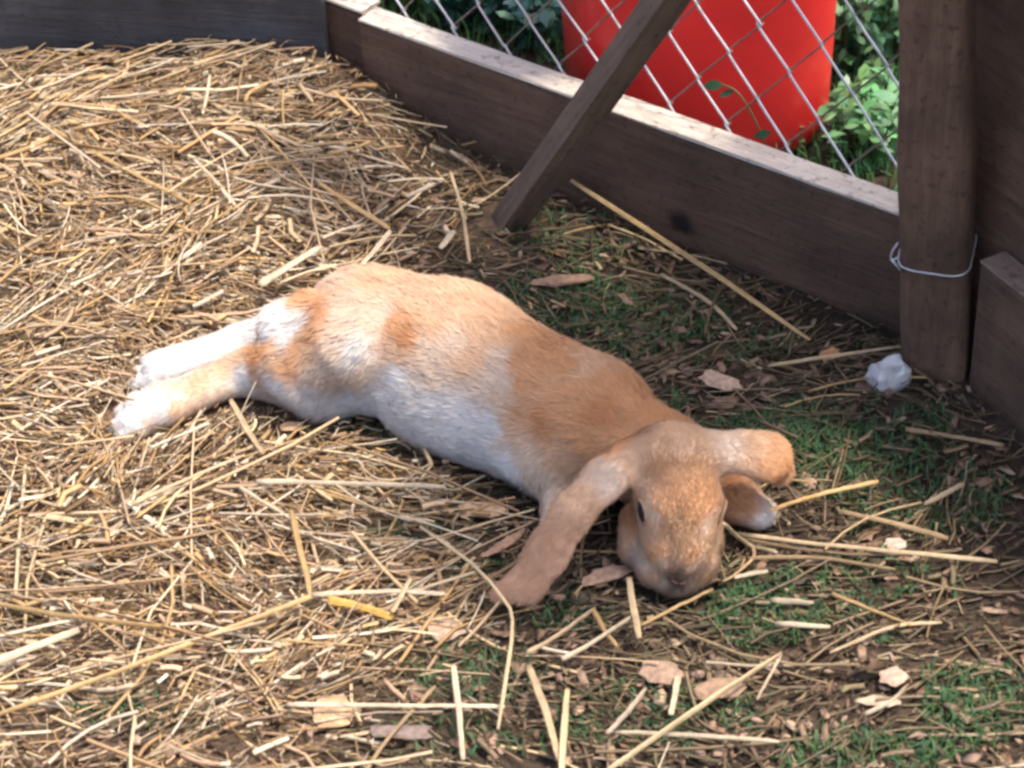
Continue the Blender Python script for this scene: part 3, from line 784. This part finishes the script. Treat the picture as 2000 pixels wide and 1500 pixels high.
# ================================================================ bedding
def stalk_mass(X, Y, zoff, az, Ln, wd, tone, pitch, bend, sides=4):
    """Many straw stalks draped over the ground: (n) arrays -> V, F, col."""
    n = len(X); K = 5; t = np.linspace(-.5, .5, K)
    dx, dy = np.cos(az), np.sin(az)
    s = t[None] * Ln[:, None]; kk = (rng.random(n) < .3)[:, None]; off = bend[:, None] * np.where(kk, np.abs(t[None]) * .9 - .2, t[None] ** 2 - .12) * Ln[:, None]
    x = X[:, None] + dx[:, None] * s - dy[:, None] * off; y = Y[:, None] + dy[:, None] * s + dx[:, None] * off
    z = np.maximum(gz(x, y), 0) * .6 + gz(X, Y)[:, None] * .4 + zoff[:, None] + pitch[:, None] * s
    z = np.maximum(z, gz(x, y) + .001)
    pts = np.stack([x, y, z], -1)
    q = pts.reshape(-1, 3); bad = (sdf(q) < .0035).reshape(n, K) | (inside(q[:, 0], q[:, 1]).reshape(n, K) < .004) & (q[:, 2].reshape(n, K) < .19)
    bp = np.linalg.norm(np.cross(q - bb, BL), axis=1).reshape(n, K) < .03
    ok = ~(bad | bp).any(1)
    pts, az, wd, tone = pts[ok], az[ok], wd[ok], tone[ok]; n = len(pts)
    T = np.gradient(pts, axis=1); T /= np.linalg.norm(T, axis=2, keepdims=True)
    S = np.cross(T, np.array([0, 0, 1.0])); S /= np.linalg.norm(S, axis=2, keepdims=True); W = np.cross(S, T)
    rl = rng.uniform(0, 3.14, n)[:, None, None]; S, W = S * np.cos(rl) + W * np.sin(rl), W * np.cos(rl) - S * np.sin(rl)
    fl = rng.uniform(.08, .6, n)[:, None, None]
    V = []
    for k in range(sides):
        a = 2 * np.pi * k / sides
        V.append(pts + wd[:, None, None] * (S * np.cos(a) + W * np.sin(a) * fl))
    V = np.stack(V, 2).reshape(-1, 3)
    o = (np.arange(n) * K * sides)[:, None, None, None]
    i = np.arange(K - 1)[None, :, None, None] * sides; k = np.arange(sides)[None, None, :, None]; k2 = (k + 1) % sides
    Fq = np.concatenate([o + i + k, o + i + k2, o + i + sides + k2, o + i + sides + k], -1).reshape(-1, 4)
    cc = np.repeat(tone, K * sides, 0).reshape(n, K, sides, 3) * rng.uniform(.72, 1.15, (n, 1, sides, 1)) * rng.uniform(.88, 1.08, (n, K, 1, 1))
    return V, Fq, np.clip(cc.reshape(-1, 3), 0, .85)
STRAW = np.array([(.58, .40, .19), (.66, .50, .29), (.74, .62, .44), (.46, .29, .13), (.54, .36, .17), (.40, .26, .14), (.64, .48, .31), (.70, .56, .36), (.62, .44, .27), (.78, .68, .52), (.72, .60, .46), (.50, .34, .22)])
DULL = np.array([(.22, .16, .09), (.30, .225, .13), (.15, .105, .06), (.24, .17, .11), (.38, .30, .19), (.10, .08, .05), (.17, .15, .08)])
BROWN = np.array([(.30, .18, .10), (.24, .14, .08), (.36, .23, .14), (.42, .29, .20), (.46, .33, .24)])
def scatter(n, wfun, box=((-.80, .62), (-.66, 1.02))):
    X = rng.uniform(*box[0], n); Y = rng.uniform(*box[1], n)
    k = rng.random(n) < wfun(X, Y); k &= inside(X, Y) > .004
    return X[k], Y[k]
def px_of(X, Y):
    a, b, _ = proj(np.stack([X, Y, np.zeros(len(X))], 1)); return a, b
def sig(x): return 1 / (1 + np.exp(-np.clip(x, -30, 30)))
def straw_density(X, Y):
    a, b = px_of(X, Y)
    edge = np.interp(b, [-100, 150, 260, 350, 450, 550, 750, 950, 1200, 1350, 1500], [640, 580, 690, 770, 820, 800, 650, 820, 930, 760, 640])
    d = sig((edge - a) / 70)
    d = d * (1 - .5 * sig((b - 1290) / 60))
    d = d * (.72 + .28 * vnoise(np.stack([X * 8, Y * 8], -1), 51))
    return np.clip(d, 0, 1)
make_ground()
def bedding():
    parts = []
    def add(n, wf, lmin, lmax, wmin, wmax, pal, zmax, pit, bnd, tonev=.25):
        X, Y = scatter(n, wf); m = len(X)
        Ln = lmin * (lmax / lmin) ** (rng.random(m) ** 1.25)
        az = np.where(rng.random(m) < .62, .15 + 1.1 * vnoise(np.stack([X * 7, Y * 7], -1), 55) + rng.normal(0, .35, m), rng.uniform(0, np.pi, m))
        tone = pal[rng.integers(0, len(pal), m)] * np.array([1.0, .97, .95]) * (rng.uniform(1 - tonev, 1 + tonev * .5, m))[:, None]
        parts.append(stalk_mass(X, Y, rng.uniform(.001, 1, m) ** 1.3 * zmax, az, Ln, rng.uniform(wmin, wmax, m), tone, rng.normal(0, pit, m), rng.normal(0, bnd, m)))
    add(15000, straw_density, .025, .15, .0009, .0020, STRAW, .024, .12, .16)
    add(24000, straw_density, .010, .055, .0006, .0013, STRAW, .022, .2, .2, .45)
    add(4200, lambda X, Y: straw_density(X, Y) ** 2, .06, .22, .0010, .0020, STRAW, .032, .08, .18)
    add(9000, straw_density, .006, .04, .0016, .0036, STRAW, .024, .25, .2, .45)
    add(2600, straw_density, .02, .08, .0018, .0036, STRAW, .028, .12, .3, .35)
    add(30000, straw_density, .004, .022, .0006, .0020, STRAW, .018, .3, .3, .5)
    add(22000, straw_density, .015, .08, .0003, .0007, np.vstack([STRAW, DULL]), .026, .15, .5, .5)
    add(16000, straw_density, .006, .05, .0006, .0018, BROWN, .020, .2, .25, .5)
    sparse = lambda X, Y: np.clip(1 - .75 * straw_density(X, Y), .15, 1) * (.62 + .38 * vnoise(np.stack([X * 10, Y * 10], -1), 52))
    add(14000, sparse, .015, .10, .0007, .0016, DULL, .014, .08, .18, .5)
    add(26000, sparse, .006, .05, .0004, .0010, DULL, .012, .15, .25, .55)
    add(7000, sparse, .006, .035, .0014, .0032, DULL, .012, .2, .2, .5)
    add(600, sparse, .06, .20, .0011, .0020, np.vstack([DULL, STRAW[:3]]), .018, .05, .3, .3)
    V, Fq, C = [], [], []; o = 0
    for a, b, c in parts: V.append(a); Fq.append(b + o); C.append(c); o += len(a)
    ob = mesh('straw_bedding', np.concatenate(V), np.concatenate(Fq), M_STRAW, col=np.concatenate(C))
    tag(ob, 'deep golden straw bedding scattered over the floor of the pen', 'straw', kind='stuff')
bedding()
def chip_mass():
    def wf(X, Y):
        a, b = px_of(X, Y)
        w = .36 + .7 * sig((b - 1230) / 60) + .6 * sig((a - 1000) / 60) * sig((700 - np.abs(b - 900)) / 60) - .1
        return np.clip(w * (.6 + .4 * vnoise(np.stack([X * 14, Y * 14], -1), 61)), 0, 1)
    X, Y = scatter(17000, wf); m = len(X); s = .003 * (5.5) ** (rng.random(m) ** 1.6); az = rng.uniform(0, 6.28, m)
    c = np.stack([X, Y, gz(X, Y) + rng.uniform(.002, .010, m)], 1); k = (sdf(c) > s * .9) & (inside(X, Y) > s); c, s, az = c[k], s[k], az[k]; m = len(c)
    nn = np.stack([rng.normal(0, .3, m), rng.normal(0, .3, m), np.ones(m)], 1); nn /= np.linalg.norm(nn, axis=1, keepdims=True)
    a = np.stack([np.cos(az), np.sin(az), np.zeros(m)], 1); a -= nn * (a * nn).sum(1, keepdims=True); a /= np.linalg.norm(a, axis=1, keepdims=True); b = np.cross(nn, a)
    el = rng.uniform(.15, .6, m)
    V = []
    for lay in (0, 1):
        for j in range(6):
            t = 6.283 * j / 6; r = rng.uniform(.5, 1.2, m)
            V.append(c + a * (s * r * math.cos(t))[:, None] + b * (s * el * r * math.sin(t))[:, None] - nn * (lay * np.minimum(s * .14, .0012))[:, None])
    V = np.stack(V, 1).reshape(-1, 3); o = (np.arange(m) * 12)[:, None]
    tri = [o + [0, 1, 2], o + [0, 2, 3], o + [0, 3, 4], o + [0, 4, 5]]
    for j in range(6): j2 = (j + 1) % 6; tri += [o + [j, j + 6, j2 + 6], o + [j, j2 + 6, j2]]
    Ff = np.stack(tri, 1).reshape(-1, 3)
    pal = np.array([(.40, .26, .19), (.48, .33, .24), (.30, .19, .13), (.24, .155, .11), (.52, .38, .28), (.16, .11, .08), (.42, .29, .23)])
    ob = mesh('wood_chips', V, Ff, M_CHIP, col=np.repeat(pal[rng.integers(0, len(pal), m)] * rng.uniform(.5, 1.0, m)[:, None] * np.array([.92, .9, .86]), 12, 0), smooth=False)
    tag(ob, 'small pinkish brown wood chips and crumbs littering the pen floor', 'wood chips', kind='stuff')
chip_mass()
def moss():
    spots = [(1450, 830, 140, 60, 1.6), (1380, 760, 90, 40, 1.0), (1580, 850, 110, 40, 1.0), (1560, 900, 120, 50, .6), (1110, 600, 110, 50, 1.2), (1330, 700, 180, 60, .5), (1080, 1200, 110, 35, .7), (1490, 1210, 100, 50, .8), (1480, 1140, 120, 40, .5),
             (1900, 1370, 90, 80, .8), (930, 1320, 120, 50, .3), (850, 1090, 120, 50, .6), (1800, 980, 160, 70, .5), (1700, 850, 160, 60, .6), (700, 850, 90, 30, .6), (1300, 1400, 200, 60, .3), (1700, 1480, 160, 40, .7),
             (1650, 1180, 200, 80, .35), (1300, 640, 120, 60, .5), (40, 1130, 60, 25, .5), (240, 1420, 90, 30, .4), (900, 1450, 150, 40, .2), (1120, 480, 120, 50, .4), (1620, 720, 160, 50, .4)]
    XX, YY = [], []
    for (a, b, ra, rb, w) in spots:
        n = int(640 * w * ra * rb / 6000)
        th = rng.uniform(0, 6.283, n); q = np.sqrt(rng.random(n)) * 1.15
        pts = [P(a + ra * qq * math.cos(t), b + rb * qq * math.sin(t)) for t, qq in zip(th, q)]
        if pts: XX += [p[0] for p in pts]; YY += [p[1] for p in pts]
    X, Y = np.array(XX), np.array(YY)
    k = (vnoise(np.stack([X * 40, Y * 40], -1), 71) > -.25) & (inside(X, Y) > .006); X, Y = X[k], Y[k]
    Z = gz(X, Y); k = sdf(np.stack([X, Y, Z + .008], 1)) > .004; X, Y, Z = X[k], Y[k], Z[k]
    blades('moss_and_grass', X, Y, Z, .006, .020, .0011, (.062, .138, .058), 'short green moss and grass showing between the straw', 'grass', 1.3, .55)
moss()

# ---------------------------------------------------------------- stalks, chips and stone that can be told apart
GOLD, PAL, WHT, BRN, GRY = (.52, .34, .15), (.56, .42, .25), (.60, .49, .34), (.38, .26, .14), (.48, .39, .29)
STALKS = [
 ([(1115, 352), (1250, 440), (1420, 552), (1582, 664)], 15, (.46, .32, .15), .035, 'long golden stalk slanting down along the foot of the fence board'),
 ([(1290, 535), (1385, 590), (1440, 645)], 10, PAL, .015, 'thin bent stalk lying below the long stalk at the board'),
 ([(1500, 715), (1640, 693), (1778, 674)], 9, PAL, .02, 'thin stalk pointing at the foot of the corner post'),
 ([(-30, 1405), (230, 1312), (420, 1238), (606, 1165), (600, 1125), (583, 1060), (570, 996)], 13, GOLD, .03, 'long golden stalk with a sharp upward kink, lower left'),
 ([(-40, 1305), (155, 1230)], 20, WHT, .032, 'thick pale stalk cut by the left edge, lower left'),
 ([(-30, 1175), (130, 1203), (360, 1231)], 12, GOLD, .03, 'straight golden stalk entering from the left edge above the thick pale one'),
 ([(500, 940), (680, 944), (870, 951)], 13, WHT, .028, 'straight whitish stalk lying level below the rabbit\'s belly'),
 ([(560, 1376), (770, 1378), (985, 1379)], 10, WHT, .024, 'level whitish stalk near the bottom edge left of centre'),
 ([(885, 1298), (896, 1390), (905, 1484)], 13, WHT, .024, 'upright pale stalk at the bottom crossing the level whitish one'),
 ([(1180, 1510), (1345, 1395), (1526, 1276)], 13, PAL, .028, 'long pale stalk rising diagonally from the bottom edge, folded at its tip'),
 ([(1526, 1276), (1505, 1318), (1478, 1366)], 8, WHT, .024, 'short white end folded back from the diagonal stalk'),
 ([(1032, 1298), (1066, 1390), (1095, 1490)], 16, PAL, .022, 'broad flat straw blade leaning right at the bottom centre'),
 ([(1108, 1345), (1102, 1420), (1096, 1510)], 15, PAL, .024, 'broad upright straw blade at the bottom centre edge'),
 ([(1098, 1288), (1165, 1250), (1232, 1206)], 12, WHT, .026, 'pale stalk left of and below the rabbit\'s chin'),
 ([(1030, 1275), (1090, 1240), (1162, 1188)], 11, PAL, .022, 'pale stalk below the tip of the hanging ear'),
 ([(1158, 1190), (1180, 1230), (1205, 1262)], 11, GOLD, .022, 'short golden stalk leaning between two pale ones below the ear'),
 ([(1228, 1128), (1238, 1190), (1249, 1246)], 15, PAL, .03, 'upright golden stalk just left of the rabbit\'s chin'),
 ([(820, 1028), (920, 1100), (982, 1168), (1001, 1212), (992, 1300), (972, 1424)], 9, PAL, .038, 'thin curved stalk arching past the tip of the hanging ear'),
 ([(880, 335), (903, 415), (918, 512)], 11, PAL, .045, 'thin bent stalk standing up behind the rabbit\'s rump'),
 ([(763, 450), (735, 485), (700, 524)], 13, WHT, .05, 'short whitish stalk just behind the highest point of the rump'),
 ([(58, 228), (240, 328), (372, 397)], 12, GOLD, .03, 'long golden stalk slanting down at the upper left'),
 ([(605, 140), (655, 182), (702, 226)], 12, GOLD, .03, 'golden stalk leaning on the dark board at the top'),
 ([(620, 355), (690, 402), (762, 447)], 13, GOLD, .03, 'golden stalk slanting down to the whitish stalk behind the rump'),
 ([(325, 185), (370, 178), (480, 238), (592, 287)], 11, PAL, .03, 'bent pale stalk at the upper left near the board'),
 ([(478, 200), (486, 182), (520, 162), (560, 142)], 13, GOLD, .04, 'short golden stalk with a bent end below the far board'),
 ([(560, 142), (585, 165), (612, 200)], 12, PAL, .035, 'pale split stalk leaning beside the bent golden one at the far board'),
 ([(640, 300), (690, 290), (724, 277)], 11, GOLD, .035, 'short golden stalk in the shade left of the brace'),
 ([(1505, 996), (1600, 966), (1716, 940)], 11, GOLD, .022, 'golden stalk starting at the rabbit\'s white toes'),
 ([(1412, 1022), (1460, 1062), (1518, 1080)], 11, PAL, .018, 'short pale stalk with a flat end right of the cheek'),
 ([(1425, 1040), (1600, 1063), (1780, 1080), (1948, 1096)], 11, PAL, .02, 'long straight stalk running right from the rabbit\'s cheek'),
 ([(1460, 1090), (1600, 1090), (1748, 1112)], 9, BRN, .014, 'brown stalk under the long one right of the muzzle'),
 ([(1642, 999), (1745, 1022), (1852, 1052)], 13, BRN, .016, 'broad brown stalk at the right, above the long straight one'),
 ([(1250, 1222), (1320, 1186), (1392, 1150)], 8, GOLD, .014, 'thin stalk lying under the rabbit\'s chin'),
 ([(1468, 1060), (1472, 1088), (1440, 1118), (1412, 1136)], 8, BRN, .014, 'thin kinked stalk beside the right of the muzzle'),
 ([(1768, 838), (1860, 852), (1962, 870)], 12, BRN, .012, 'brown stalk lying at the foot of the low side board'),
 ([(1200, 1430), (1360, 1437), (1522, 1448)], 10, WHT, .02, 'level pale stalk near the bottom, right of centre'),
 ([(1186, 1432), (1222, 1395), (1262, 1345)], 13, GRY, .024, 'short thick grey stalk with a cut end near the bottom centre'),
 ([(1325, 1318), (1318, 1360), (1310, 1396)], 15, WHT, .018, 'short broad white stalk piece below the muzzle'),
 ([(1806, 985), (1845, 965), (1884, 944)], 13, PAL, .014, 'short pale stalk at the far right in the shade'),
 ([(450, 780), (478, 830), (514, 886)], 14, PAL, .024, 'pale flat straw leaning below the near hind leg'),
 ([(508, 556), (560, 522), (624, 482)], 22, WHT, .045, 'broad white straw leaf left of the rump'),
 ([(256, 984), (360, 938), (478, 888)], 9, PAL, .03, 'thin pale stalk below the hind feet'),
 ([(468, 952), (520, 985), (572, 1017)], 10, WHT, .026, 'pale stalk leading to the kinked stalk\'s upper end'),
 ([(640, 1172), (700, 1184), (768, 1206)], 20, (.66, .40, .10), .022, 'broad orange straw leaf left of the hanging ear\'s tip'),
 ([(802, 1130), (785, 1160), (766, 1196)], 12, PAL, .028, 'short pale stalk touching the broad orange leaf'),
 ([(608, 1162), (760, 1155), (870, 1160)], 12, WHT, .026, 'level pale stalk starting at the kink of the long golden one'),
 ([(378, 310), (420, 352), (460, 402)], 10, WHT, .035, 'short whitish stalk in the upper left straw'),
 ([(1505, 1172), (1590, 1178)], 14, WHT, .014, 'short pale stub right of and below the muzzle'),
 ([(1515, 1218), (1622, 1224)], 13, WHT, .014, 'short pale stub under the other stub right of the muzzle'),
 ([(1435, 1128), (1470, 1120), (1500, 1116)], 10, WHT, .016, 'small shiny white straw sliver right of the nose'),
 ([(860, 485), (872, 470), (888, 450)], 16, WHT, .04, 'small white straw flake behind the rump'),
 ([(700, 1530), (760, 1440), (850, 1340)], 9, BRN, .02, 'thin brown stalk rising from the bottom edge'),
 ([(1620, 1275), (1740, 1225), (1840, 1215)], 8, PAL, .014, 'thin stalk in the lower right chips'),
 ([(1625, 1160), (1700, 1190), (1780, 1222)], 8, GOLD, .014, 'thin golden stalk sloping down in the lower right'),
 ([(1690, 1395), (1740, 1370), (1770, 1340)], 10, GRY, .014, 'short grey stalk in the lower right chips'),
]
def traced():
    for (pts, w, c, lift, label) in STALKS:
        q = []
        for (x, y) in pts:
            p = P(x, y, .02); z = float(gz(p[0], p[1])) * .9 + lift
            for _ in range(3): p = P(x, y, z); z = float(gz(p[0], p[1])) * .9 + lift
            p = P(x, y, z)
            for _ in range(30):
                if sdf(p[None])[0] < w * PXM * .7 + .004: p = p + (CAM - p) * .004
                else: break
            q.append(p)
        hard = len(pts) >= 6 and 'kink' in label
        ln = np.array(q) if hard else smooth_line(q, 14)
        if hard:
            l2 = [ln[0]]
            for i in range(1, len(ln)): l2 += [ln[i - 1] * .5 + ln[i] * .5, ln[i]]
            ln = np.array(l2)
        ln = ln + rng.normal(0, .00018, ln.shape)
        r = w * PXM * .5 * .74
        rad = r * (1 + .12 * np.sin(np.linspace(0, 5, len(ln)) + random.uniform(0, 6))); rad[0] *= .8; rad[-1] *= .7
        V, Fc = tube(ln, rad, 8, flat=.16 if w >= 14 else .3, twist=random.uniform(-.7, .7), up=tuple(-FW))
        V = np.array(V); cc = np.array(c)[None] * (1 + .2 * vnoise(V * 70, 81) + rng.normal(0, .05, len(V)))[:, None] * np.tile(rng.uniform(.68, 1.12, 8), len(V) // 8)[:, None]
        p0 = q[len(q) // 2]
        o = mesh('straw_leaf' if 'leaf' in label or 'blade' in label or 'flake' in label else 'straw_stalk', V - p0, Fc, M_STRAW, col=np.clip(cc, 0, .85)); o.location = Vector(p0)
        tag(o, label, 'straw', 'straw stalks lying loose on top of the bedding')
traced()
def chunk(name, px, py, lx, ly, ang, thick, col, label, cat, group, mat=None, lift=.012, rough=.3, seed=0):
    p = P(px, py, .015); z = float(gz(p[0], p[1])) + lift; p = P(px, py, z)
    r = np.random.default_rng(seed + 100); a = math.radians(ang); n = 14
    ax = np.array([math.cos(a), math.sin(a), 0]); bx = np.array([-math.sin(a), math.cos(a), 0])
    V, Fc = [], []
    rr = 1 + rough * .8 * r.uniform(-1, .3, n)
    for (sc, zz) in ((.82, -1), (1.0, -.3), (.97, .45), (.72, 1.0)):
        for k in range(n):
            t = 6.283 * k / n; j = 1 + .06 * r.normal()
            ct, st = math.cos(t), math.sin(t); e = .75
            thk = thick if mat else thick * .45
            V.append(p + ax * math.copysign(abs(ct) ** e, ct) * lx * .5 * PXM * sc * rr[k] * j + bx * math.copysign(abs(st) ** e, st) * ly * .5 * PXM * 1.35 * sc * rr[k] * j + np.array([0, 0, zz * thk * .5 * (1 + .25 * r.normal())]))
    for i in range(3):
        for k in range(n): Fc.append((i * n + k, i * n + (k + 1) % n, (i + 1) * n + (k + 1) % n, (i + 1) * n + k))
    Fc.append(tuple(range(n))[::-1]); Fc.append(tuple(3 * n + k for k in range(n)))
    V = np.array(V) - p
    o = mesh(name, V, Fc, mat or M_CHIP, col=np.array(col), smooth=False); o.location = Vector(p)
    tag(o, label, cat, group)
GC = 'larger wood chips on the pen floor'
for i, c in enumerate([
    (1100, 547, 128, 26, 4, .010, (.30, .19, .13), 'dark reddish bark strip behind the rabbit\'s back, near the brace'),
    (1408, 744, 90, 34, -35, .006, (.46, .33, .24), 'pinkish wood chip above the rabbit\'s right ear'),
    (1622, 692, 48, 28, 30, .006, (.50, .26, .13), 'orange wood chip in the shade at the foot of the fence board'),
    (1186, 1122, 100, 26, 18, .006, (.48, .31, .22), 'pinkish wood chip between the hanging ear and the muzzle'),
    (938, 995, 92, 34, -4, .007, (.52, .35, .22), 'tan wood chip in front of the rabbit\'s belly'),
    (985, 1062, 96, 16, 38, .006, (.44, .27, .18), 'thin reddish wood sliver left of the hanging ear'),
    (1290, 1312, 84, 46, -20, .006, (.30, .205, .15), 'large pinkish chip below the muzzle'),
    (1406, 1345, 90, 40, 0, .006, (.30, .20, .135), 'brown chip beside the long diagonal stalk'),
    (650, 1388, 74, 56, 60, .006, (.48, .32, .19), 'square tan chip under the level stalk at the bottom'),
    (568, 832, 46, 20, -10, .005, (.56, .36, .22), 'small orange chip below the near hind leg'),
    (1745, 1322, 46, 34, 20, .006, (.48, .33, .25), 'pale pink chip in the lower right corner area'),
    (1720, 1370, 80, 18, -6, .005, (.48, .36, .26), 'long pale chip under the pale pink one, lower right'),
    (780, 1428, 110, 26, -6, .007, (.20, .15, .13), 'dark curled bark piece at the bottom edge'),
    (1750, 320 + 742, 44, 22, -10, .005, (.54, .40, .32), 'small pinkish chip under the long straight stalk at the right'),
    (870, 1230, 60, 50, 40, .006, (.42, .30, .22), 'brown chip just below the broad orange leaf')]):
    chunk('wood_chip', *c[:7], c[7], 'wood chip', GC, seed=i)
chunk('stone', 1735, 734, 88, 48, 24, .030, (1, 1, 1), 'pale bluish white stone at the foot of the corner post', 'stone', None, M_STONE, .012, .2, 50)
